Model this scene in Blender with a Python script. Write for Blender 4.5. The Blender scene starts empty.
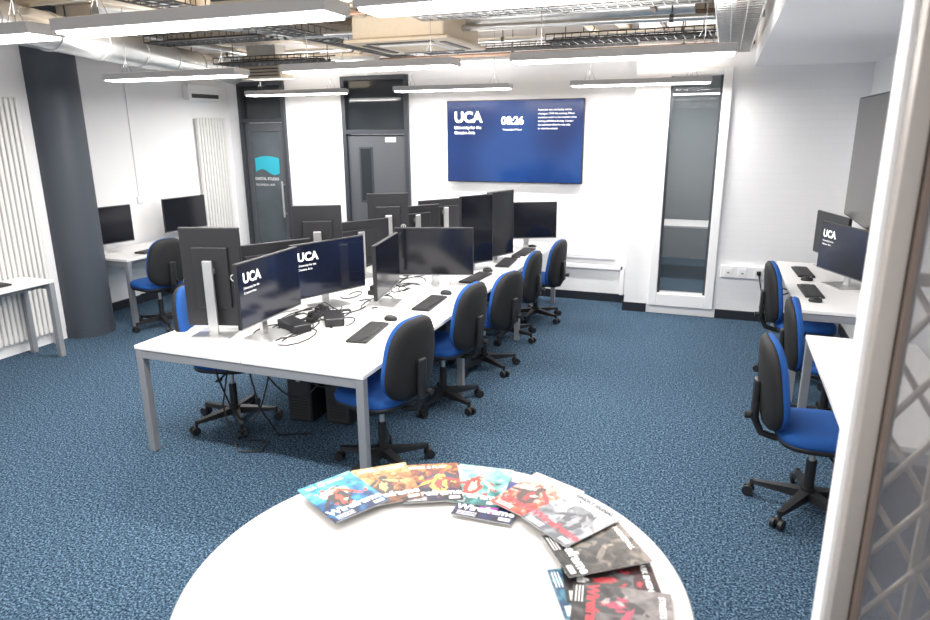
import bpy, bmesh, math, random
from mathutils import Matrix, Vector
random.seed(7)
SC=bpy.context.scene
COL=SC.collection
PI=math.pi
# ------------------------------------------------------------------ materials
MATS={}
def mat(name,col,rough=.5,metal=0.,var=.06,nscale=30.,bump=0.,emis=None,estr=0.,alpha=1.,coat=0.,spec=.5):
    if name in MATS: return MATS[name]
    m=bpy.data.materials.new(name); m.use_nodes=True
    nt=m.node_tree; b=nt.nodes['Principled BSDF']
    tc=nt.nodes.new('ShaderNodeTexCoord'); nz=nt.nodes.new('ShaderNodeTexNoise')
    nz.inputs['Scale'].default_value=nscale; nz.inputs['Detail'].default_value=3
    nt.links.new(tc.outputs['Object'],nz.inputs['Vector'])
    mx=nt.nodes.new('ShaderNodeMix'); mx.data_type='RGBA'
    mx.inputs[6].default_value=tuple(max(0,v*(1-var)) for v in col)+(1,)
    mx.inputs[7].default_value=tuple(min(1,v*(1+var)) for v in col)+(1,)
    nt.links.new(nz.outputs['Fac'],mx.inputs[0]); nt.links.new(mx.outputs[2],b.inputs['Base Color'])
    b.inputs['Roughness'].default_value=rough; b.inputs['Metallic'].default_value=metal
    b.inputs['Coat Weight'].default_value=coat
    b.inputs['Specular IOR Level'].default_value=spec
    if bump:
        bp=nt.nodes.new('ShaderNodeBump'); bp.inputs['Strength'].default_value=bump; bp.inputs['Distance'].default_value=.01
        nt.links.new(nz.outputs['Fac'],bp.inputs['Height']); nt.links.new(bp.outputs['Normal'],b.inputs['Normal'])
    if emis:
        b.inputs['Emission Color'].default_value=(*emis,1); b.inputs['Emission Strength'].default_value=estr
    if alpha<1: b.inputs['Alpha'].default_value=alpha
    MATS[name]=m; return m
def mat_carpet():
    m=bpy.data.materials.new('carpet_blue'); m.use_nodes=True; nt=m.node_tree; b=nt.nodes['Principled BSDF']
    tc=nt.nodes.new('ShaderNodeTexCoord')
    n1=nt.nodes.new('ShaderNodeTexNoise'); n1.inputs['Scale'].default_value=92; n1.inputs['Detail'].default_value=3; n1.inputs['Roughness'].default_value=.7
    n2=nt.nodes.new('ShaderNodeTexNoise'); n2.inputs['Scale'].default_value=38; n2.inputs['Detail'].default_value=4
    ad=nt.nodes.new('ShaderNodeMix'); ad.data_type='FLOAT'; ad.inputs[0].default_value=.15
    r=nt.nodes.new('ShaderNodeValToRGB'); e=r.color_ramp.elements
    e[0].position=.40; e[0].color=(.006,.014,.026,1); e[1].position=.62; e[1].color=(.175,.265,.36,1)
    q=e.new(.505); q.color=(.038,.075,.122,1)
    nt.links.new(tc.outputs['Object'],n1.inputs['Vector']); nt.links.new(tc.outputs['Object'],n2.inputs['Vector'])
    nt.links.new(n1.outputs['Fac'],ad.inputs[2]); nt.links.new(n2.outputs['Fac'],ad.inputs[3])
    nt.links.new(ad.outputs[0],r.inputs['Fac'])
    nt.links.new(r.outputs['Color'],b.inputs['Base Color']); b.inputs['Roughness'].default_value=.95; b.inputs['Specular IOR Level'].default_value=.1
    bp=nt.nodes.new('ShaderNodeBump'); bp.inputs['Strength'].default_value=.4; bp.inputs['Distance'].default_value=.005
    nt.links.new(n1.outputs['Fac'],bp.inputs['Height']); nt.links.new(bp.outputs['Normal'],b.inputs['Normal'])
    return m
def mat_wall():
    m=bpy.data.materials.new('painted_blockwork'); m.use_nodes=True; nt=m.node_tree; b=nt.nodes['Principled BSDF']
    tc=nt.nodes.new('ShaderNodeTexCoord'); sp=nt.nodes.new('ShaderNodeSeparateXYZ'); ad=nt.nodes.new('ShaderNodeMath'); ad.operation='ADD'
    cb=nt.nodes.new('ShaderNodeCombineXYZ'); br=nt.nodes.new('ShaderNodeTexBrick')
    nt.links.new(tc.outputs['Object'],sp.inputs[0]); nt.links.new(sp.outputs[0],ad.inputs[0]); nt.links.new(sp.outputs[1],ad.inputs[1])
    nt.links.new(ad.outputs[0],cb.inputs[0]); nt.links.new(sp.outputs[2],cb.inputs[1]); nt.links.new(cb.outputs[0],br.inputs['Vector'])
    br.inputs['Scale'].default_value=1; br.inputs['Brick Width'].default_value=.225; br.inputs['Row Height'].default_value=.075; br.inputs['Mortar Size'].default_value=.005; br.inputs['Mortar Smooth'].default_value=.8
    br.inputs['Color1'].default_value=(.86,.86,.87,1); br.inputs['Color2'].default_value=(.85,.85,.86,1); br.inputs['Mortar'].default_value=(.83,.83,.84,1)
    nt.links.new(br.outputs['Color'],b.inputs['Base Color']); b.inputs['Roughness'].default_value=.6
    bp=nt.nodes.new('ShaderNodeBump'); bp.inputs['Strength'].default_value=.10; bp.inputs['Distance'].default_value=.003; bp.invert=True
    nt.links.new(br.outputs['Fac'],bp.inputs['Height']); nt.links.new(bp.outputs['Normal'],b.inputs['Normal'])
    return m
def mat_cover(name,cols,scale):
    m=bpy.data.materials.new(name); m.use_nodes=True; nt=m.node_tree; b=nt.nodes['Principled BSDF']
    tc=nt.nodes.new('ShaderNodeTexCoord'); nz=nt.nodes.new('ShaderNodeTexNoise'); nz.inputs['Scale'].default_value=scale; nz.inputs['Detail'].default_value=5; nz.inputs['Distortion'].default_value=.9
    sp=nt.nodes.new('ShaderNodeSeparateXYZ'); ma=nt.nodes.new('ShaderNodeMath'); ma.operation='MULTIPLY_ADD'; ma.inputs[1].default_value=1.4
    nt.links.new(tc.outputs['Object'],sp.inputs[0]); nt.links.new(sp.outputs[1],ma.inputs[0]); nt.links.new(nz.outputs['Fac'],ma.inputs[2])
    r=nt.nodes.new('ShaderNodeValToRGB'); el=r.color_ramp.elements
    n=len(cols); el[0].position=.28; el[0].color=(*cols[0],1); el[1].position=.76; el[1].color=(*cols[-1],1)
    for i in range(1,n-1):
        q=el.new(.28+.48*i/(n-1)); q.color=(*cols[i],1)
    nt.links.new(tc.outputs['Object'],nz.inputs['Vector']); nt.links.new(ma.outputs[0],r.inputs['Fac']); nt.links.new(r.outputs['Color'],b.inputs['Base Color'])
    b.inputs['Roughness'].default_value=.4; b.inputs['Specular IOR Level'].default_value=.3
    return m
def mat_screen(name,c1,c2,s,rough=.12,base=(.006,.006,.008)):
    m=bpy.data.materials.new(name); m.use_nodes=True; nt=m.node_tree; b=nt.nodes['Principled BSDF']
    tc=nt.nodes.new('ShaderNodeTexCoord'); nz=nt.nodes.new('ShaderNodeTexNoise'); nz.inputs['Scale'].default_value=1.5; nz.inputs['Detail'].default_value=0
    r=nt.nodes.new('ShaderNodeValToRGB'); r.color_ramp.elements[0].position=.35; r.color_ramp.elements[1].position=.65
    r.color_ramp.elements[0].color=(*c1,1); r.color_ramp.elements[1].color=(*c2,1)
    nt.links.new(tc.outputs['Object'],nz.inputs['Vector']); nt.links.new(nz.outputs['Fac'],r.inputs['Fac']); nt.links.new(r.outputs['Color'],b.inputs['Emission Color'])
    b.inputs['Emission Strength'].default_value=s; b.inputs['Base Color'].default_value=(*base,1); b.inputs['Roughness'].default_value=rough
    return m
WALL=mat_wall(); CARPET=mat_carpet()
WHITE=mat('desk_white',(.80,.79,.785),.35,var=.02)
TABW=mat('table_white',(.63,.615,.605),.4,var=.02)
PAINT=mat('white_paint',(.88,.88,.89),.5,var=.02,nscale=4)
RADW=mat('radiator_white',(.80,.79,.77),.35,var=.02)
SILV=mat('silver_metal',(.62,.62,.62),.35,.8,var=.04)
LSIDE=mat('light_housing',(.42,.42,.43),.4,.3,var=.04)
LEGM=mat('leg_grey',(.30,.31,.33),.4,.3,var=.04)
BLK=mat('black_plastic',(.014,.014,.016),.42)
MON=mat('monitor_black',(.018,.018,.021),.4)
FAB=mat('blue_fabric',(.005,.072,.29),.85,var=.25,nscale=220,bump=.15)
BFAB=mat('black_fabric',(.006,.006,.007),.7,var=.2,nscale=200,bump=.1)
NAVY=mat('baseboard_dark',(.012,.015,.022),.5)
COLM=mat('column_slate',(.050,.060,.077),.55,var=.05,nscale=3)
DOORG=mat('door_grey',(.085,.09,.10),.5,var=.04)
DARKF=mat('frame_dark',(.04,.045,.055),.4)
GLASSD=mat('dark_glass',(.03,.035,.04),.06,var=.3,nscale=2)
GLASSW=mat('window_glass',(.12,.14,.15),.03,var=.2,nscale=2.5,alpha=.20)
GLASSDR=mat('door_glass',(.08,.10,.115),.06,var=.4,nscale=2.5)
CONC=mat('ceiling_concrete',(.52,.42,.32),.8,var=.25,nscale=3,bump=.2)
BEAM=mat('ceiling_beam',(.62,.53,.42),.75,var=.15,nscale=4)
GALV=mat('galvanised',(.64,.64,.63),.3,.75,var=.12,nscale=12)
TRAYD=mat('tray_dark',(.10,.10,.10),.5,.5)
PIPEB=mat('pipe_brown',(.20,.12,.08),.5)
BEIGE=mat('beige_casing',(.62,.52,.39),.5)
LIT=mat('light_diffuser',(.9,.9,.9),.4,emis=(1,.985,.96),estr=9)
TXT=mat('text_white',(.9,.9,.9),.5,emis=(1,1,1),estr=.9)
TXTP=mat('print_white',(.85,.85,.85),.4)
TXTR=mat('print_red',(.6,.03,.05),.4)
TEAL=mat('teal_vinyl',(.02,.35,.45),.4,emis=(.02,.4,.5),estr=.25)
SCR=mat_screen('screen_dark',(.002,.002,.004),(.005,.006,.010),1.0)
SCRB=mat_screen('screen_navy',(.003,.005,.014),(.006,.014,.045),1.0)
TVM=mat_screen('tv_blue',(.004,.034,.18),(.012,.078,.32),1.0)
PAPER=mat('paper',(.75,.75,.73),.6)
# ------------------------------------------------------------------ mesh builder
TC={}
def text_geo(s,size,off=0.):
    k=(s,size,off)
    if k in TC: return TC[k]
    cu=bpy.data.curves.new('t','FONT'); cu.body=s; cu.size=size; cu.offset=off; cu.resolution_u=3
    o=bpy.data.objects.new('t',cu); COL.objects.link(o); bpy.context.view_layer.update()
    dg=bpy.context.evaluated_depsgraph_get(); me=o.evaluated_get(dg).to_mesh()
    r=([v.co.copy() for v in me.vertices],[tuple(p.vertices) for p in me.polygons])
    o.evaluated_get(dg).to_mesh_clear(); bpy.data.objects.remove(o); bpy.data.curves.remove(cu)
    TC[k]=r; return r
class MB:
    def __init__(s): s.v=[];s.f=[];s.m=[];s.sm=[];s.mats=[]
    def mi(s,m):
        if m not in s.mats: s.mats.append(m)
        return s.mats.index(m)
    def raw(s,vs,fs,m,smooth=False,M=None):
        o=len(s.v); i=s.mi(m)
        for v in vs: s.v.append((M@Vector(v)) if M is not None else Vector(v))
        for f in fs: s.f.append(tuple(o+k for k in f)); s.m.append(i); s.sm.append(smooth)
    def bm(s,b,m,smooth=False,M=None):
        b.verts.index_update(); s.raw([v.co.copy() for v in b.verts],[tuple(v.index for v in f.verts) for f in b.faces],m,smooth,M); b.free()
    def box(s,c,d,m,bev=0.,M=None,smooth=False,seg=2):
        b=bmesh.new(); bmesh.ops.create_cube(b,size=1)
        for v in b.verts: v.co=Vector((v.co.x*d[0],v.co.y*d[1],v.co.z*d[2]))
        if bev>0: bmesh.ops.bevel(b,geom=b.edges[:],offset=min(bev,min(d)*.49),segments=seg,affect='EDGES',profile=.5)
        for v in b.verts: v.co+=Vector(c)
        s.bm(b,m,smooth,M)
    def bx(s,x0,x1,y0,y1,z0,z1,m,bev=0.): s.box(((x0+x1)/2,(y0+y1)/2,(z0+z1)/2),(abs(x1-x0),abs(y1-y0),abs(z1-z0)),m,bev)
    def cyl(s,p0,p1,r,m,r2=None,n=16,M=None,caps=True):
        p0=Vector(p0);p1=Vector(p1);d=p1-p0;r2=r if r2 is None else r2
        q=d.to_track_quat('Z','Y').to_matrix(); vs=[]
        for p,rr in((p0,r),(p1,r2)):
            for i in range(n): vs.append(p+q@Vector((rr*math.cos(2*PI*i/n),rr*math.sin(2*PI*i/n),0)))
        s.raw(vs,[(i,(i+1)%n,n+(i+1)%n,n+i) for i in range(n)],m,True,M)
        if caps: s.raw(vs,[tuple(range(n-1,-1,-1)),tuple(range(n,2*n))],m,False,M)
    def tube(s,pts,r,m,n=8,M=None):
        pts=[Vector(p) for p in pts]; vs=[]
        for k,p in enumerate(pts):
            d=(pts[min(k+1,len(pts)-1)]-pts[max(k-1,0)]).normalized(); q=d.to_track_quat('Z','Y').to_matrix()
            for i in range(n): vs.append(p+q@Vector((r*math.cos(2*PI*i/n),r*math.sin(2*PI*i/n),0)))
        fs=[(k*n+i,k*n+(i+1)%n,(k+1)*n+(i+1)%n,(k+1)*n+i) for k in range(len(pts)-1) for i in range(n)]
        fs+= [tuple(range(n-1,-1,-1)),tuple(range((len(pts)-1)*n,len(pts)*n))]
        s.raw(vs,fs,m,True,M)
    def pad(s,hw,hh,layers,m,M,pw=3.2,bend=0.,taper=0.,n=40,bendv=0.):
        vs=[];
        for (z,sc) in layers:
            for i in range(n):
                a=2*PI*i/n; c,t=math.cos(a),math.sin(a)
                x=hw*sc*math.copysign(abs(c)**(2/pw),c); y=hh*sc*math.copysign(abs(t)**(2/pw),t)
                x*=1-taper*(y/hh)
                vs.append((x,y,z+bend*(x/hw)**2+bendv*(y/hh)**2))
        L=len(layers); fs=[(k*n+i,k*n+(i+1)%n,(k+1)*n+(i+1)%n,(k+1)*n+i) for k in range(L-1) for i in range(n)]
        vs.append((0,0,layers[0][0])); vs.append((0,0,layers[-1][0])); a0=len(vs)-2
        fs+=[(a0,(i+1)%n,i) for i in range(n)]+[(a0+1,(L-1)*n+i,(L-1)*n+(i+1)%n) for i in range(n)]
        s.raw(vs,fs,m,True,M)
    def text(s,st,size,m,M,off=0.):
        v,f=text_geo(st,size,off); s.raw(v,f,m,False,M)
    def mesh(s,name):
        me=bpy.data.meshes.new(name); me.from_pydata([tuple(v) for v in s.v],[],s.f)
        for m in s.mats: me.materials.append(m)
        me.polygons.foreach_set('material_index',s.m); me.polygons.foreach_set('use_smooth',s.sm); me.update(); return me
    def obj(s,name,loc=(0,0,0),rot=0.): return place(s.mesh(name),name,loc,rot)
def place(me,name,loc,rot=0.):
    o=bpy.data.objects.new(name,me); COL.objects.link(o); o.location=loc; o.rotation_euler=(0,0,rot); return o
def T(x,y,z): return Matrix.Translation((x,y,z))
def R(a,ax): return Matrix.Rotation(a,4,ax)
def BAS(x,y,z,o):
    return Matrix(((x[0],y[0],z[0],o[0]),(x[1],y[1],z[1],o[1]),(x[2],y[2],z[2],o[2]),(0,0,0,1)))
# ------------------------------------------------------------------ room shell
YB=8.0; YR=7.65; XL=-6.55; XLN=-6.12; XR=1.27; CZ=3.15
b=MB(); b.bx(-7,1.6,-1.2,8.2,-.1,0,CARPET); b.obj('floor')
b=MB(); b.bx(-7,1.6,-1.2,8.2,CZ,CZ+.1,CONC); b.obj('ceiling')
b=MB()
for y in (1.4,3.3,5.05,6.75): b.bx(-6.55,1.25,y-.14,y+.14,CZ-.16,CZ,BEAM,.01)
for x in (-4.9,-3.3,-1.1): b.bx(x-.05,x+.05,-1.1,7.98,CZ-.09,CZ,BEAM)
b.obj('ceiling_beams')
for x0,x1,z0,z1 in((XL-.2,-6.36,0,CZ),(-6.36,-5.6,2.68,CZ),(-5.6,-4.72,0,CZ),(-4.72,-3.76,2.70,CZ),(-3.76,-.93,0,CZ)):
    b=MB(); b.bx(x0,x1,YB,YB+.2,z0,z1,WALL); b.obj('wall_back')
for x0,x1,z0,z1 in((-.93,-.66,0,CZ),(-.66,.03,2.62,CZ),(-.66,.03,0,.10),(.03,XR+.2,0,CZ)):
    b=MB(); b.bx(x0,x1,YR,YB+.2,z0,z1,WALL); b.obj('wall_back')
b=MB(); b.bx(XL-.2,XL,4.72,YB,0,CZ,PAINT); b.obj('wall_left')
b=MB(); b.bx(XL-.2,XLN,-1.2,4.72,0,CZ,PAINT); b.obj('wall_left')
b=MB(); b.bx(XR,XR+.2,-1.2,YR,0,CZ,PAINT); b.obj('wall_right')
b=MB(); b.bx(-5.58,-4.76,YB-.015,YB,0,.1,NAVY); b.bx(-3.72,-.94,YB-.015,YB,0,.1,NAVY); b.bx(-.945,-.93,YR,YB-.015,0,.1,NAVY); b.bx(-.945,-.68,YR-.015,YR,0,.1,NAVY); b.bx(.06,XR,YR-.015,YR,0,.1,NAVY); b.obj('baseboard_back')
b=MB(); b.bx(XL,XL+.015,4.9,YB,0,.1,NAVY); b.obj('baseboard_left')
b=MB(); b.bx(XR-.015,XR,2,YR-.02,0,.1,NAVY); b.obj('baseboard_right')
b=MB(); b.bx(.22,XR,2.2,YR,2.62,2.68,PAINT); b.bx(.22,.25,2.2,YR,2.68,CZ,PAINT); b.bx(.22,XR,2.2,2.23,2.68,CZ,PAINT)
b.obj('ceiling_bulkhead')
b=MB(); b.bx(-2.6,1.8,8.2,11.2,-.1,0,CARPET); b.obj('floor')
DKW=mat('corridor_wall',(.26,.28,.29),.6)
b=MB(); b.bx(-2.6,1.8,11.2,11.3,0,CZ,DKW); b.bx(-2.7,-2.6,8.2,11.3,0,CZ,DKW); b.bx(1.8,1.9,8.2,11.3,0,CZ,DKW); b.bx(-2.7,1.9,8.2,11.3,CZ,CZ+.1,DKW); b.obj('wall_far')
b=MB(); b.cyl((0,0,0),(0,0,CZ),.245,COLM,n=48); b.cyl((0,0,0),(0,0,.1),.25,COLM,n=48); b.obj('round_column',(-6.10,4.93,0))
def door(x0,x1,top,tran,kind):
    b=MB(); f=.055; x0+=.002; x1-=.002
    for a,c in((x0,x0+f),(x1-f,x1)): b.bx(a,c,YB-.04,YB+.1,0,tran,DARKF,.004)
    b.bx(x0+f,x1-f,YB-.04,YB+.1,tran-f,tran,DARKF,.004); b.bx(x0+f,x1-f,YB-.04,YB+.1,top,top+f,DARKF,.004)
    b.bx(x0+f,x1-f,YB+.03,YB+.05,top+f,tran-f,GLASSD)
    a,c=x0+f+.004,x1-f-.004
    if kind=='glass':
        b.bx(a,c,YB+.0,YB+.04,.004,.16,DOORG,.003); b.bx(a,c,YB,YB+.04,top-.12,top-.004,DOORG,.003)
        b.bx(a,a+.08,YB,YB+.04,.16,top-.12,DOORG,.003); b.bx(c-.08,c,YB,YB+.04,.16,top-.12,DOORG,.003)
        b.bx(a+.08,c-.08,YB+.015,YB+.025,.16,top-.12,GLASSDR)
        vs=[(a+.12+.4*t,YB+.01,1.66+.03*math.sin(t*3.1)) for t in [i/10 for i in range(11)]]+[(a+.12+.4*t,YB+.01,1.47+.04*math.sin(t*6)) for t in [1-i/10 for i in range(11)]]
        b.raw(vs,[tuple(range(len(vs)))],TEAL)
        Mx=BAS((1,0,0),(0,0,1),(0,-1,0),(a+.10,YB+.008,1.36)); b.text('DIGITAL STUDIO',.052,TXTP,Mx,.001); b.text('TECHNICAL HUB',.042,TXTP,Mx@T(0,-.08,0))
        b.cyl((c-.05,YB-.05,.85),(c-.05,YB-.05,1.35),.014,SILV); 
        for z in(.9,1.3): b.cyl((c-.05,YB-.05,z),(c-.05,YB,z),.01,SILV)
    else:
        b.bx(a,c,YB,YB+.045,.004,top-.004,DOORG,.003)
        b.bx(a+.16,a+.36,YB-.006,YB,1.1,1.82,DARKF,.003); b.bx(a+.185,a+.335,YB-.008,YB-.005,1.125,1.795,GLASSD)
        b.bx(c-.12,c-.08,YB-.008,YB,1.0,1.2,SILV,.002); b.cyl((c-.10,YB-.05,1.05),(c-.23,YB-.05,1.05),.01,SILV); b.cyl((c-.10,YB-.05,1.05),(c-.10,YB,1.05),.01,SILV)
        b.bx(a+.55,a+.70,YB-.004,YB,1.88,1.94,TXTP)
    return b
door(-6.36,-5.6,2.14,2.68,'glass').obj('door_1')
door(-4.72,-3.76,1.98,2.70,'solid').obj('door_2')
b=MB()
b.bx(-.66,-.57,YR-.05,YR+.12,.10,2.62,PAINT,.006); b.bx(-.06,.03,YR-.05,YR+.12,.10,2.62,PAINT,.006)
b.bx(-.57,-.06,YR-.05,YR+.12,.10,.24,PAINT,.006); b.bx(-.57,-.06,YR-.05,YR+.12,2.55,2.62,PAINT,.006)
b.bx(-.57,-.06,YR+.04,YR+.055,.24,2.55,GLASSW)
b.bx(-.57,-.545,YR+.0,YR+.04,.24,2.55,DARKF); b.bx(-.085,-.06,YR,YR+.04,.24,2.55,DARKF)
b.obj('window_1')
b=MB(); b.bx(.08,.68,YR-.05,YR,.47,.60,PAINT,.006)
for x in(.16,.30,.46,.60): b.bx(x-.04,x+.04,YR-.056,YR-.05,.495,.575,TXTP,.003); b.bx(x-.012,x+.012,YR-.058,YR-.055,.52,.53,DARKF)
b.bx(.62,.66,YR-.09,YR-.058,.53,.57,BLK,.004); b.bx(.44,.48,YR-.09,YR-.058,.52,.56,BLK,.004); b.tube([(.64,YR-.08,.54),(.70,YR-.09,.40),(.85,YR-.1,.38),(.95,YR-.12,.55)],.008,BLK); b.tube([(.46,YR-.07,.54),(.5,YR-.09,.36),(.7,YR-.1,.33),(.9,YR-.1,.42)],.008,BLK)
b.obj('socket_trunking')
b=MB(); b.bx(-1.72,-1.0,YB-.05,YB,.40,.45,PAINT,.005); b.bx(-1.72,-1.1,YB-.05,YB,.52,.57,PAINT,.005); b.bx(-1.03,-.98,YB-.05,YB,.1,.45,PAINT,.005); b.obj('wall_conduit')
b=MB(); b.bx(XL,XL+.02,6.2,6.28,1.2,1.28,TXTP,.004); b.bx(XL,XL+.012,6.23,6.25,1.28,2.6,PAINT); b.obj('wall_switch')
b=MB(); b.bx(XL,XL+.10,7.15,7.75,2.42,2.62,PAINT,.01); b.bx(XL+.10,XL+.104,7.2,7.7,2.45,2.5,TRAYD); b.obj('wall_heater_unit')
def radiator(nfin,w,z0,z1,name,loc,rot):
    b=MB(); p=w/nfin
    for i in range(nfin): b.box((.05,-w/2+p*(i+.5),(z0+z1)/2),(.05,p*.72,z1-z0),RADW,.012)
    for z in(z0+.05,z1-.05): b.box((.035,0,z),(.03,w*.98,.05),RADW,.008)
    for z in(z0+.3,z1-.3):
        for y in(-w*.3,w*.3): b.box((.012,y,z),(.024,.04,.05),RADW)
    b.cyl((.04,w/2-.04,0),(.04,w/2-.04,z0+.05),.011,SILV)
    return b.obj(name,loc,rot)
radiator(13,.66,.12,2.34,'column_radiator',(XLN,4.22,0),0)
radiator(10,.56,.12,2.2,'column_radiator',(XL,7.55,0),0)
# ------------------------------------------------------------------ wall TV
b=MB(); w,h=1.69,.965; zc=1.885; xc=-2.365
b.box((xc,YB-.06,zc),(w,.05,h),BLK,.006); b.box((xc,YB-.02,zc),(.5,.04,.4),BLK)
b.box((xc,YB-.087,zc),(w-.024,.004,h-.024),TVM)
def tt(s,sz,x,z,off=0.): b.text(s,sz,TXT,BAS((1,0,0),(0,0,1),(0,-1,0),(xc-w/2+x,YB-.0905,zc+h/2-z)),off)
tt('UCA',.17,.10,.25,.006); tt('University for the',.048,.10,.33,.001); tt('Creative Arts',.048,.10,.39,.001)
tt('08:26',.125,.70,.28,.004); tt('Wednesday 8 March',.028,.72,.35)
for i,l in enumerate(['Reminder that the facility will be','closing at 17:00 this evening. Please','save your work to the network drive','and log off before leaving. Contact','the technical office for any help','or visit the website.']): tt(l,.030,1.15,.13+.042*i)
b.obj('wall_mounted_television')
b=MB(); b.box((0,0,0),(.05,1.75,1.02),BLK,.006); b.box((-.027,0,0),(.004,1.72,.99),mat('tv_off_screen',(.045,.040,.037),.16))
b.box((.09,0,0),(.13,.35,.35),BLK); o=b.obj('wall_mounted_television',(1.11,6.12,1.77))
# ------------------------------------------------------------------ desks
def desk(x0,x1,y0,y1,ylegs,tops_x,name,H=.735):
    b=MB(); ys=ylegs
    for i in range(len(ys)-1):
        a=ys[i] if i else y0; c=ys[i+1] if i<len(ys)-2 else y1
        for (tx0,tx1) in tops_x: b.bx(tx0+.002,tx1-.002,a+.002,c-.002,H-.026,H,WHITE,.003)
    for k,y in enumerate(ys):
        yy=y+.03 if k==0 else (y-.03 if k==len(ys)-1 else y)
        for x in(x0+.03,x1-.03): b.box((x,yy,(H-.026)/2),(.05,.05,H-.03),LEGM,.004)
        b.box(((x0+x1)/2,yy,H-.056),(x1-x0-.11,.045,.055),LEGM,.003)
    for x in(x0+.12,x1-.12): b.bx(x-.02,x+.02,y0+.06,y1-.06,H-.075,H-.028,LEGM)
    if len(tops_x)>1:
        xm=(x0+x1)/2; b.bx(xm-.12,xm+.12,y0+.2,y1-.2,H-.17,H-.16,LEGM); b.bx(xm-.12,xm-.11,y0+.2,y1-.2,H-.17,H-.08,LEGM); b.bx(xm+.11,xm+.12,y0+.2,y1-.2,H-.17,H-.08,LEGM)
    return b.obj(name)
H=.735
desk(-3.38,-1.74,3.02,7.70,(3.02,4.58,6.14,7.70),((-3.38,-2.56),(-2.56,-1.74)),'bench_desk')
desk(.60,1.22,5.32,7.30,(5.32,7.30),((.60,1.22),),'office_desk')
desk(.60,1.22,3.05,4.66,(3.05,4.66),((.60,1.22),),'office_desk')
desk(-6.50,-5.76,5.22,7.0,(5.22,7.0),((-6.50,-5.76),),'office_desk')
desk(-6.04,-5.62,2.8,4.27,(2.8,4.27),((-6.04,-5.62),),'office_desk')
b=MB(); b.bx(-1.0,.6,9.6,10.3,.71,.735,WHITE,.003)
for x in(-.95,.55):
    for y in(9.65,10.25): b.box((x,y,.355),(.05,.05,.71),LEGM)
b.obj('far_room_desk')  # white desk in the room beyond the window
# ------------------------------------------------------------------ monitors
def monitor(portrait=False,logo=False,z0=.10):
    w,h=(.40,.655) if portrait else (.665,.41)
    if portrait: z0=.05
    b=MB(); zc=z0+h/2; px=.05
    b.box((px,0,zc),(.028,w,h),MON,.006); b.box((px-.022,0,zc),(.02,w*.6,h*.62),MON,.008)
    b.box((px+.0150,0,zc+.004),(.002,w-.016,h-.026),SCRB if logo else SCR)
    b.box((px+.0146,0,z0+.006),(.003,w-.01,.006),LEGM)
    hs=(z0+.11)*2 if not portrait else (z0+.20)*2
    b.box((-.02,0,hs/2),(.022,.065,hs),SILV,.006)
    b.cyl((-.02,0,hs*.85),(px-.02,0,hs*.85),.03,SILV)
    b.box((.02,0,.006),(.22,.26,.011),SILV,.004)
    n=24; bi=BAS((0,-1,0),(0,0,1),(-1,0,0),(px-.0145 if portrait else px-.0327,-(w*.36) if portrait else 0.,zc+(0 if portrait else h*.12)))
    ring=[]
    for rr in(.024,.019): ring+= [(rr*math.cos(2*PI*i/n),rr*math.sin(2*PI*i/n),0) for i in range(n)]
    b.raw(ring,[(i,(i+1)%n,n+(i+1)%n,n+i) for i in range(n)],TXTP,False,bi)
    b.raw([(-.004,-.010,0),(.004,-.010,0),(.004,.004,0),(-.004,.004,0),(-.004,.007,0),(.004,.007,0),(.004,.013,0),(-.004,.013,0)],[(0,1,2,3),(4,5,6,7)],TXTP,False,bi)
    if logo:
        Mt=BAS((0,1,0),(0,0,1),(1,0,0),(px+.0175,-w/2+.05,zc+.08)); b.text('UCA',.085,TXT,Mt,.003); b.text('University for the',.022,TXT,Mt@T(0,-.04,0)); b.text('Creative Arts',.022,TXT,Mt@T(0,-.07,0))
    return b.mesh('computer_monitor')
ML=monitor(); MLL=monitor(logo=True); MLH=monitor(logo=True,z0=.13); MP=monitor(True)
def D(a): return math.radians(a)
HZ=H
for x,y,a,me in((-2.71,3.48,2,MLH),(-2.76,4.30,-22,MLL),(-2.38,4.47,12,ML),(-2.23,5.18,-72,ML),(-2.18,6.0,-30,MP),(-2.09,6.45,-22,MP),(-2.2,6.98,20,ML),(-2.02,7.34,-64,ML),
    (-3.04,3.38,106,MP),(-3.02,4.02,150,ML),(-3.07,4.70,118,MP),(-3.0,5.28,150,ML),(-3.0,5.85,120,MP),(-3.02,6.55,150,ML),(-3.0,7.30,145,ML),
    (1.05,6.27,204,MLL),(1.07,7.10,196,ML),(-6.32,5.45,-10,ML),(-6.31,6.65,-4,ML)):
    place(me,'computer_monitor',(x,y,HZ),D(a))
# ------------------------------------------------------------------ keyboards / mice
b=MB(); b.box((0,0,.009),(.14,.44,.016),BLK,.004)
KEY=mat('key_black',(.03,.03,.033),.5)
for r in range(6):
    n=15
    if r==0:
        b.box((.052,-.12,.019),(.017,.05,.006),KEY); b.box((.052,.0,.019),(.017,.17,.006),KEY); b.box((.052,.15,.019),(.017,.1,.006),KEY); continue
    for c in range(n): b.box((.052-.0205*r,-.20+.4*c/(n-1),.019),(.017,.024,.006),KEY,.0015,seg=1)
KB=b.mesh('computer_keyboard')
b=MB(); b.pad(.03,.05,[(0,.9),(.008,1),(.022,.92),(.032,.65),(.036,.3)],BLK,Matrix.Identity(4),pw=2.4); b.box((0,.028,.034),(.006,.014,.006),SILV,.002); MO=b.mesh('computer_mouse')
for x,y,a in((-2.10,3.74,8),(-2.02,4.58,4),(-1.99,5.55,-4),(-1.94,6.32,5),(-1.93,6.95,0),(-3.24,4.5,180),(-3.25,5.6,180)):
    place(KB,'computer_keyboard',(x,y,HZ),D(a)); place(MO,'computer_mouse',(x-.0,y+.33*(1 if x>-2.5 else -1),HZ),D(90))
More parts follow.
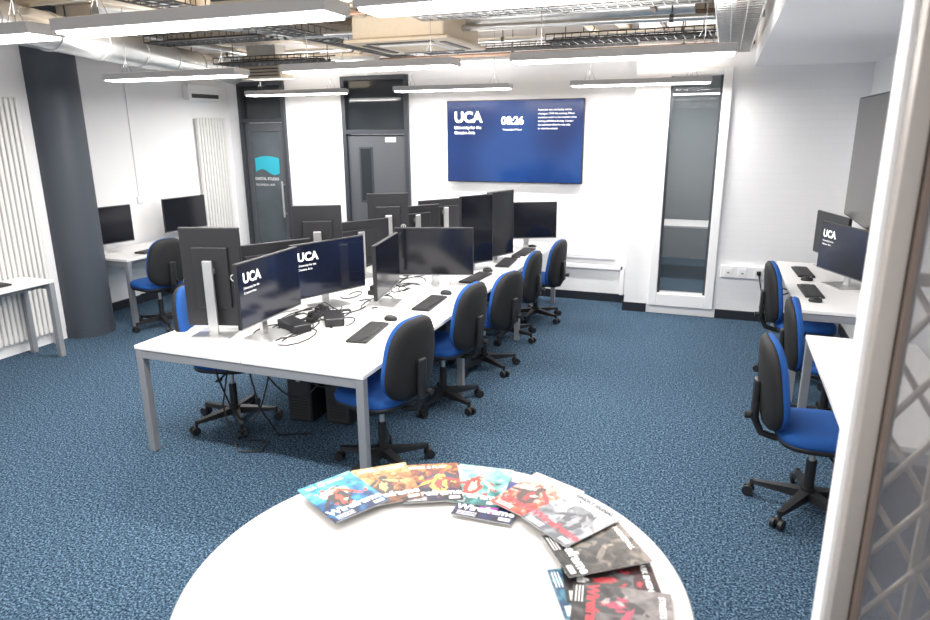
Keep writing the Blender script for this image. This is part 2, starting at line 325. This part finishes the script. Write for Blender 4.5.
for x,y in((.76,5.95),(.78,6.75)): place(KB,'computer_keyboard',(x,y,HZ),D(183)); place(MO,'computer_mouse',(x,y-.34,HZ),D(-90))
for x,y,a in((-5.92,5.75,3),(-5.94,6.5,-3),(-5.83,3.75,0)): place(KB,'computer_keyboard',(x,y,HZ),D(a))
b=MB(); b.box((0,0,.028),(.13,.26,.055),BLK,.008)
for i in range(4): b.box((.066,-.09+.06*i,.03),(.004,.035,.025),KEY)
DK=b.mesh('docking_station')
for x,y,a in((-2.46,3.90,35),(-2.62,3.66,60),(-2.40,5.75,10),(-2.42,6.72,5)): place(DK,'docking_station',(x,y,HZ),D(a))
b=MB(); b.box((0,0,.02),(.055,.36,.036),BLK,.006)
for i in range(5):
    b.box((0,-.14+.07*i,.039),(.04,.045,.004),KEY,.001)
    if i in(0,2,3): b.box((0,-.14+.07*i,.058),(.035,.04,.036),BLK,.006); b.tube([(0,-.14+.07*i,.075),(.03,-.13+.07*i,.09),(.08,-.1+.07*i,.04),(.12,-.05+.07*i,.004)],.004,BLK,n=6)
PS=b.mesh('power_strip')
for x,y,a in((-2.64,3.98,14),(-2.60,4.85,5),(-2.62,5.6,-4),(-2.62,6.5,0)): place(PS,'power_strip',(x,y,HZ),D(a))
b=MB()
for i in range(34):
    y=random.uniform(3.35,7.3) if i<24 else random.uniform(3.5,4.6); x=-2.58+random.uniform(-.22,.24); a=random.uniform(0,6); s=random.uniform(.5,1)
    b.tube([(x+.15*s*math.cos(a+t*.55)*(1-t*.06),y+.24*s*math.sin(a+t*.55),H+.005) for t in range(11)],.0040,BLK,n=6)
b.obj('desk_cables')
b=MB()
def arc(p,q,s,n=14): return [Vector(p).lerp(Vector(q),t/n)+Vector((0,0,-s*4*(t/n)*(1-t/n))) for t in range(n+1)]
b.tube(arc((-2.95,3.22,.60),(-2.70,3.5,.60),.45),.006,BLK); b.tube([(-2.9,3.3,.56),(-2.93,3.25,.3),(-2.9,3.28,.04),(-2.8,3.2,.012),(-2.66,3.26,.012),(-2.72,3.4,.012),(-2.86,3.36,.012)],.006,BLK)
b.tube(arc((-2.75,3.4,.60),(-2.35,3.7,.58),.30),.006,BLK); b.tube(arc((-2.55,3.5,.60),(-2.2,3.7,.58),.22),.006,BLK)
for q in range(9):
    y=3.5+q*.45; b.tube(arc((-2.7+.05*(q%3),y,.58),(-2.4-.04*(q%2),y+.4,.56),.2+.06*(q%4)),.005,BLK,n=6)
b.tube([(-2.72,3.28,.56),(-2.68,3.3,.3),(-2.7,3.5,.012),(-2.5,3.6,.012)],.006,BLK); b.obj('power_cables')
b=MB(); b.box((0,0,.205),(.19,.40,.39),BLK,.006); b.box((0,-.203,.205),(.17,.008,.36),KEY,.003)
for i in range(7): b.box((0,-.209,.06+.022*i),(.13,.004,.008),BLK)
b.box((0,-.209,.33),(.03,.004,.03),SILV); 
for x in(-.07,.07):
    for y in(-.15,.15): b.cyl((x,y,0),(x,y,.012),.015,BLK)
PC=b.mesh('desktop_computer')
for x,y in((-2.70,3.95),(-2.42,4.0),(-2.6,5.0),(-2.6,5.9),(-2.6,6.8)): place(PC,'desktop_computer',(x,y,0),D(4))
# ------------------------------------------------------------------ chairs
def chair(sd=0.,bd=0.):
    b=MB()
    for k in range(5):
        a=2*PI*k/5+.3; M=R(a,'Z')
        b.raw([(.03,-.03,.075),(.03,.03,.075),(.29,.016,.075),(.29,-.016,.075),(.03,-.028,.125),(.03,.028,.125),(.29,.013,.095),(.29,-.013,.095)],[(0,1,2,3),(7,6,5,4),(0,4,5,1),(1,5,6,2),(2,6,7,3),(3,7,4,0)],BLK,False,M)
        b.cyl((.285,0,.06),(.285,0,.10),.012,BLK,M=M,n=8)
        for s in(-.021,.021): b.cyl((.30,s-.010,.03),(.30,s+.010,.03),.03,BLK,M=M,n=14)
        b.box((.297,0,.048),(.035,.024,.03),BLK,.006,M=M)
    b.cyl((0,0,.07),(0,0,.14),.042,BLK); b.cyl((0,0,.14),(0,0,.30),.027,BLK); b.cyl((0,0,.30),(0,0,.42-sd),.016,SILV)
    S=T(0,0,-sd)
    b.box((0,0,.43),(.2,.15,.035),BLK,.008,M=S)
    b.cyl((.03,-.05,.43),(.05,-.25,.42),.007,BLK,n=8,M=S); b.box((.05,-.26,.42),(.03,.05,.014),BLK,.005,M=S)
    b.cyl((-.05,.05,.43),(-.06,.24,.425),.007,BLK,n=8,M=S)
    M=T(.02,0,.445-sd)@R(PI/2,'Z')
    b.pad(.235,.225,[(0,.90),(.008,.98),(.03,1.0),(.034,.99)],BLK,M,pw=3.4)
    b.pad(.235,.225,[(.030,.985),(.055,1.0),(.075,.97),(.088,.88),(.094,.6)],FAB,M,pw=3.4)
    b.tube([(-.08,0,.435),(-.20,0,.430),(-.27,0,.45),(-.305,0,.52),(-.315,0,.62),(-.31,0,.72-bd)],.020,BLK,n=8,M=S)
    b.box((-.315,0,.66-bd/2),(.03,.07,.26-bd/2),BLK,.01,M=S)
    b.cyl((-.335,-.03,.56),(-.365,-.03,.56),.02,BLK,n=10,M=S)
    Mb=BAS((0,1,0),(-.10,0,.995),(.995,0,.10),(-.275,0,.79-sd-bd))
    b.pad(.215,.25,[(-.035,.72),(-.03,.90),(-.015,.985),(.0,1.0),(.006,.99)],BFAB,Mb,pw=2.9,bend=.045,taper=.10,bendv=.01)
    b.pad(.212,.247,[(.002,.99),(.02,1.01),(.042,.97),(.055,.85),(.06,.55)],FAB,Mb,pw=2.9,bend=.045,taper=.10,bendv=.01)
    return b.mesh('swivel_office_chair')
CH=chair(0,.03); CM=chair(.02,.04); CL=chair(.04,.10)
for x,y,a,me in((-1.83,3.38,168,CH),(-1.85,4.42,172,CM),(-1.82,5.28,164,CL),(-1.88,6.20,178,CL),(-1.80,6.96,174,CL),(-3.14,3.60,12,CH),(.59,3.72,5,CM),(.81,4.95,-4,CL),(.72,5.9,3,CM),(-5.52,5.36,165,CM)):
    place(me,'swivel_office_chair',(x,y,0),D(a))
# ------------------------------------------------------------------ round table
b=MB(); tz=.74; n=96; Rr=.735
def disc(z0,z1,r,m,bev=.004):
    prof=[(r-bev,z0),(r,z0+bev),(r,z1-bev),(r-bev,z1)]
    vs=[(p[0]*math.cos(2*PI*i/n),p[0]*math.sin(2*PI*i/n),p[1]) for p in prof for i in range(n)]
    fs=[(k*n+i,k*n+(i+1)%n,(k+1)*n+(i+1)%n,(k+1)*n+i) for k in range(3) for i in range(n)]
    b.raw(vs,fs,m,True); b.raw(vs,[tuple(range(n-1,-1,-1)),tuple(range(3*n,4*n))],m,False)
disc(tz-.026,tz,Rr,TABW); b.cyl((0,0,.03),(0,0,tz-.03),.04,SILV,n=24); b.cyl((0,0,0),(0,0,.02),.30,SILV,n=48); b.cyl((0,0,.02),(0,0,.05),.28,SILV,r2=.05,n=48); b.cyl((0,0,tz-.05),(0,0,tz-.026),.15,SILV,n=24)
TCX,TCY=-.69,1.55
b.obj('round_table',(TCX,TCY,0))
covs=[((.006,.02,.07),(.015,.12,.30),(.03,.30,.48),(.25,.55,.65)),((.03,.012,.01),(.20,.07,.02),(.42,.20,.06),(.55,.38,.18)),((.004,.004,.008),(.015,.012,.05),(.20,.05,.015),(.45,.20,.04)),((.02,.10,.10),(.06,.28,.26),(.25,.45,.40),(.45,.55,.48)),
((.006,.006,.02),(.015,.02,.09),(.02,.04,.16),(.10,.10,.25)),((.40,.02,.015),(.50,.12,.07),(.62,.45,.38),(.70,.68,.66)),((.10,.11,.13),(.30,.31,.33),(.50,.51,.53),(.62,.62,.62)),((.006,.006,.008),(.03,.026,.024),(.09,.075,.065),(.25,.21,.18)),((.004,.004,.005),(.015,.015,.018),(.06,.015,.015),(.012,.012,.012)),((.02,.018,.02),(.10,.09,.09),(.20,.18,.18),(.32,.28,.28)),((.01,.05,.12),(.04,.18,.26),(.2,.35,.4),(.4,.5,.5))]
figs=[((.02,.015,.02),(.55,.06,.03),(.75,.65,.4)),((.03,.015,.01),(.55,.35,.12),(.25,.02,.02)),((.6,.35,.05),(.5,.03,.02),(.02,.02,.05)),((.45,.03,.02),(.6,.5,.35),(.02,.05,.05)),
((.3,.05,.3),(.05,.1,.3),(.4,.4,.5)),((.05,.02,.02),(.3,.02,.02),(.7,.6,.5)),((.05,.05,.06),(.25,.25,.27),(.15,.16,.18)),((.02,.02,.02),(.15,.12,.1),(.3,.25,.2)),((.02,.02,.02),(.35,.02,.03),(.08,.08,.09)),((.03,.03,.03),(.4,.05,.1),(.35,.3,.3)),((.02,.04,.08),(.3,.3,.2),(.5,.1,.05))]
angs=[(148,.572,3),(131,.585,-2),(114,.565,2),(96,.565,0),(88,.49,4),(72,.565,-4),(54,.545,3),(36,.52,0),(22,.52,-3),(6,.54,2),(17,.49,10)]
order=[10,8,9,4,3,2,1,7,5,0,6]
rs=random.Random(3)
for k,(a,r,j) in enumerate(angs):
    b=MB(); w,h,t=.215,.275,.0045
    b.box((0,0,t/2),(w-.002,h-.002,t-.001),PAPER); C=mat_cover('cover_%d'%k,covs[k],16+k%3*6)
    b.box((0,0,t),(w,h,.0008),C); b.box((-w/2,0,t/2),(.001,h,t),C)
    F=[mat('ink_%d_%d'%(k,q),figs[k][q],.4,var=.5,nscale=80) for q in range(3)]
    zt=t+.00045
    def blob(cx,cy,rx,ry,m,jit=.12,rot=0.,n=22):
        global zt
        vs=[]
        for i in range(n):
            aa=2*PI*i/n; q=1+rs.uniform(-jit,jit); x=rx*q*math.cos(aa); y=ry*q*math.sin(aa)
            x,y=x*math.cos(rot)-y*math.sin(rot),x*math.sin(rot)+y*math.cos(rot)
            vs.append((max(-w/2+.001,min(w/2-.001,cx+x)),max(-h/2+.001,min(h/2-.001,cy+y)),zt))
        zt+=.00002; b.raw(vs,[tuple(range(n))],m)
    fx=rs.uniform(-.03,.03)
    if k%2==0: blob(fx+rs.uniform(-.02,.02),.03,.055,.04,F[2],.15)
    blob(fx,-.03,.035,.065,F[0],.22,rs.uniform(-.3,.3)); blob(fx+.01,.04,.017,.021,F[0],.1); blob(fx-.04,.0,.045,.009,F[0],.25,rs.uniform(.3,1)); blob(fx+.05,.01,.05,.009,F[1],.25,rs.uniform(-1,-.3))
    blob(fx,-.02,.014,.038,F[1],.35)
    for q in range(12): blob(rs.uniform(-.09,.09),rs.uniform(-.07,.09),rs.uniform(.004,.016),rs.uniform(.003,.009),F[rs.choice((0,1,2))],.35,rs.uniform(0,3))
    wc=TXTP if k not in(6,5,9) else TXTR
    zt+=.0001
    b.text('Wireframe',.047,wc,T(-w/2+.004,-h/2+.042,zt),.0016)
    b.text(['SEA OF STARS','RETRO WORLDS','CODE & PLAY','REWRITE','INDIE','EPIC RISING','GHOST SIGNAL','NIGHTFALL','DARK ENGINE','STREETS','DEEP BLUE'][k],.024,TXTP if k!=6 else KEY,T(-w/2+.02,h/2-.035,zt),.0009)
    b.box((w/2-.03,-h/2+.020,zt),(.04,.018,.0002),PAPER)
    for i in range(3): b.box((-w/2+.05,-h/2+.028-.009*i,zt),(.07,.003,.0002),TXTP)
    rr=D(a); zz=tz+.0003+.0053*order.index(k)*.55
    b.obj('magazine',(TCX+r*math.cos(rr),TCY+r*math.sin(rr),zz),rr-PI/2+D(j))
# ------------------------------------------------------------------ pendant lights
def pend():
    b=MB(); L=1.36
    b.box((0,0,.025),(L,.15,.035),PAINT,.006)
    for s in(-.088,.088): b.box((0,s,.015),(L,.014,.050),LSIDE,.003)
    for s in(-1,1): b.box((s*L/2,0,.015),(.012,.19,.050),LSIDE,.003)
    b.box((0,0,-.008),(L-.02,.165,.026),LIT,.004)
    for s in(-1,1):
        b.tube([(s*.5,0,.04),(s*.5,0,CZ-2.47)],.0015,TRAYD,n=5); b.tube([(s*.5-.06,0,.04),(s*.5,0,.16),(s*.5+.06,0,.04)],.0015,TRAYD,n=5)
    return b.mesh('pendant_light')
PL=pend()
LP=[(-2.09,2.38,.8),(-.60,2.38,.62),(-3.60,2.38,1),(-4.3,4.62,1.15),(-2.46,4.55,1.15),(-.66,4.5,1.15),(-4.95,7.3,1.05),(-2.9,7.3,1.05),(-.85,7.25,1.05),(-2.1,.3,.4),(-.6,.3,.3),(-.3,9.6,1.2)]
for i,(x,y,f) in enumerate(LP):
    place(PL,'pendant_light',(x,y,2.47),0)
    for zz,rot,P in((2.435,0,37*f),(2.56,PI,17*f)):
        l=bpy.data.lights.new('tube_glow','AREA'); l.shape='RECTANGLE'; l.size=1.33; l.size_y=.14; l.energy=P; l.color=(1,.985,.965)
        lo=bpy.data.objects.new('tube_glow',l); COL.objects.link(lo); lo.location=(x,y,zz); lo.rotation_euler=(rot,0,0)
# ------------------------------------------------------------------ ceiling services
def duct(p0,p1,r):
    b=MB(); p0=Vector(p0); p1=Vector(p1); b.cyl(p0,p1,r,GALV,n=24); L=(p1-p0).length; nn=int(L/.6)
    for k in range(nn): 
        q=p0.lerp(p1,(k+.3)/nn); d=(p1-p0).normalized()*.02; b.cyl(q-d,q+d,r+.008,GALV,n=24)
    for k in(.2,.5,.8):
        q=p0.lerp(p1,k); b.tube([q+Vector((0,0,r-.01)),(q.x,q.y,CZ)],.006,TRAYD,n=6)
    b.obj('ventilation_duct')
duct((-4.3,2.0,2.80),(-6.10,7.6,2.76),.14); duct((-5.8,7.45,2.86),(-3.9,7.45,2.86),.07); duct((-3.2,5.9,2.96),(-.3,5.9,2.96),.07); duct((-3.9,3.4,2.92),(-.4,3.4,2.92),.09); duct((-4.6,4.2,2.96),(-3.0,7.6,2.96),.08)
def tray(name,p0,p1,w,h,m,step=.12,z=2.9,n=3):
    b=MB(); p0=Vector((*p0,z));p1=Vector((*p1,z)); d=(p1-p0);L=d.length;d.normalize();s=Vector((-d.y,d.x,0))
    def bar(a,c,r=.007): b.tube([a,c],r,m,n=5)
    for k in(-1,1):
        for hh in(0,h): bar(p0+s*w/2*k+Vector((0,0,hh)),p1+s*w/2*k+Vector((0,0,hh)))
    for j in range(1,n): bar(p0+s*w*(j/n-.5),p1+s*w*(j/n-.5),.005)
    for i in range(int(L/step)+1):
        q=p0+d*i*step; b.tube([q+s*w/2+Vector((0,0,h)),q+s*w/2,q-s*w/2,q-s*w/2+Vector((0,0,h))],.006,m,n=5)
    for i in range(int(L/1.2)+1):
        q=p0+d*(i*1.2+.15)
        if (q-p0).length<L: bar(q,Vector((q.x,q.y,CZ)),.005)
    cm=[BLK,PIPEB,PAINT,BLK]
    for j in range(4): b.tube([p0+s*w*(j/5-.3)+d*.02+Vector((0,0,.012)),p0.lerp(p1,.5)+s*w*(j/5-.28)+Vector((0,0,.014)),p1+s*w*(j/5-.3)-d*.02+Vector((0,0,.012))],.010,cm[j],n=6)
    return b.obj(name)
tray('cable_tray',(-2.3,5.05),(.0,5.05),.28,.06,GALV,.08,2.86)
tray('cable_tray',(.02,3.0),(.02,7.6),.28,.06,GALV,.09,2.76)
tray('cable_tray',(-3.7,1.2),(-3.7,7.9),.3,.07,TRAYD,.1,2.88)
tray('cable_tray',(-5.3,6.45),(-3.95,6.45),.3,.06,TRAYD,.08,2.74)
tray('cable_tray',(-5.2,5.4),(-3.9,5.4),.3,.06,TRAYD,.08,2.84)
tray('cable_tray',(-1.7,1.2),(-1.7,4.8),.25,.06,GALV,.09,2.95)
tray('cable_tray',(-3.4,7.72),(.0,7.72),.22,.06,TRAYD,.10,2.90)
tray('cable_tray',(-1.6,6.5),(-.15,6.5),.3,.06,TRAYD,.08,2.80)
for k,(a,c,r,m) in enumerate((((-6.5,7.85,2.80),(-1,7.85,2.80),.022,PAINT),((-6.5,7.58,2.84),(.2,7.58,2.84),.02,PIPEB),((-6.4,5.75,2.92),(.2,5.75,2.84),.025,GALV),((-4.1,1,2.93),(-4.1,7.9,2.93),.03,BEIGE),((-2.9,1,2.95),(-2.9,7.9,2.95),.02,GALV),((-.6,1,2.93),(-.6,7.6,2.93),.022,PIPEB),((-6.4,3.85,2.95),(.2,3.85,2.95),.028,BEIGE),((-6.4,7.1,2.93),(.2,7.1,2.93),.022,GALV),((-6.4,6.2,2.95),(.2,6.2,2.95),.018,PIPEB),((-5.4,1,2.93),(-5.4,7.9,2.93),.03,GALV),((-6.4,4.9,2.9),(.2,4.9,2.9),.016,PIPEB),((-1.3,1,2.97),(-1.3,7.6,2.97),.03,BEIGE))):
    b=MB(); a=Vector(a);c=Vector(c); b.cyl(a,c,r,m,n=12)
    for t in(.1,.37,.63,.9):
        q=a.lerp(c,t); b.cyl((q.x,q.y,q.z),(q.x,q.y,CZ),.006,TRAYD,n=6); e=(c-a).normalized()*.015; b.cyl(q-e,q+e,r+.006,TRAYD,n=12)
    b.obj('ceiling_pipe')
b=MB(); b.box((0,0,.10),(.84,.84,.20),BEIGE,.02); b.box((0,0,-.01),(.95,.95,.03),BEIGE,.012); b.box((0,0,-.03),(.5,.5,.012),PAINT,.004)
for i in range(9): b.box((0,-.2+.05*i,-.037),(.46,.012,.006),BEIGE)
for k in range(4): b.box((0,.36,-.028),(.6,.06,.008),TRAYD,.003,M=R(k*PI/2,'Z'))
for sx in(-.38,.38):
    for sy in(-.38,.38): b.cyl((sx,sy,.2),(sx,sy,CZ-2.76),.008,TRAYD,n=6)
b.obj('ceiling_air_conditioner',(-2.60,5.75,2.76))
b=MB(); b.box((0,0,.12),(.55,.28,.24),BEIGE,.01)
for i in range(6): b.box((0,-.145,.03+.036*i),(.5,.02,.012),TRAYD)
b.box((0,0,.30),(.4,.2,.13),GALV); VG=b.mesh('ventilation_grille')
place(VG,'ventilation_grille',(-5.1,6.98,2.62)); place(VG,'ventilation_grille',(-3.0,4.05,2.80))
# ------------------------------------------------------------------ foreground partition (right)
b=MB(); b.bx(.330,.42,1.665,1.76,0,CZ,PAINT,.003); b.bx(.42,XR,1.665,1.76,2.7,CZ,PAINT); b.obj('wall_partition')
TAUPE=mat('anodised_frame',(.42,.38,.35),.4,.4)
b=MB(); b.bx(.340,.378,1.60,1.66,0,2.9,TAUPE,.003); b.bx(.380,.392,1.58,1.66,0,2.9,mat('bronze_strip',(.16,.12,.10),.5),.002); b.bx(.392,XR,1.60,1.66,0,.08,SILV,.003); b.bx(.392,XR,1.60,1.66,2.62,2.7,SILV,.003)
b.bx(.392,XR,1.625,1.632,.08,2.62,mat('clear_glass',(.24,.23,.24),.05,alpha=.5))
b.obj('window_2')
b=MB(); lat=mat('lattice_steel',(.66,.60,.54),.4,.2)
gx=[.44+.13*i for i in range(6)]
for i,x in enumerate(gx): b.box((x,1.86,.85),(.022,.02,1.66),lat,.003)
for i in range(5):
    for k in range(8):
        z=.1+.2*k
        b.tube([(gx[i],1.845,z),(gx[i+1],1.845,z+.2)],.009,lat,n=6); b.tube([(gx[i],1.875,z+.2),(gx[i+1],1.875,z)],.009,lat,n=6)
b.box((.765,1.86,.02),(.7,.03,.03),lat); b.box((.765,1.86,1.68),(.7,.03,.03),lat)
b.obj('folding_lattice_gate')
# ------------------------------------------------------------------ world + camera
w=bpy.data.worlds.new('World'); SC.world=w; w.use_nodes=True; w.node_tree.nodes['Background'].inputs[0].default_value=(.97,.98,1,1); w.node_tree.nodes['Background'].inputs[1].default_value=1.0
c=bpy.data.cameras.new('camera'); c.sensor_width=36; c.lens=669.1/930*36; c.clip_start=.02
co=bpy.data.objects.new('camera',c); COL.objects.link(co); SC.camera=co
h,pi_,a,r=2.0376,.26428,.36136,-.007107
fw=Vector((-math.sin(a)*math.cos(pi_),math.cos(a)*math.cos(pi_),-math.sin(pi_))); rt=Vector((math.cos(a),math.sin(a),0)); up=rt.cross(fw)
r2=rt*math.cos(r)+up*math.sin(r); u2=-rt*math.sin(r)+up*math.cos(r)
co.matrix_world=BAS(r2,u2,-fw,(0,0,h))
c.dof.use_dof=True; c.dof.focus_distance=5.0; c.dof.aperture_fstop=2.8
SC.view_settings.view_transform='Standard'; SC.view_settings.exposure=0.12
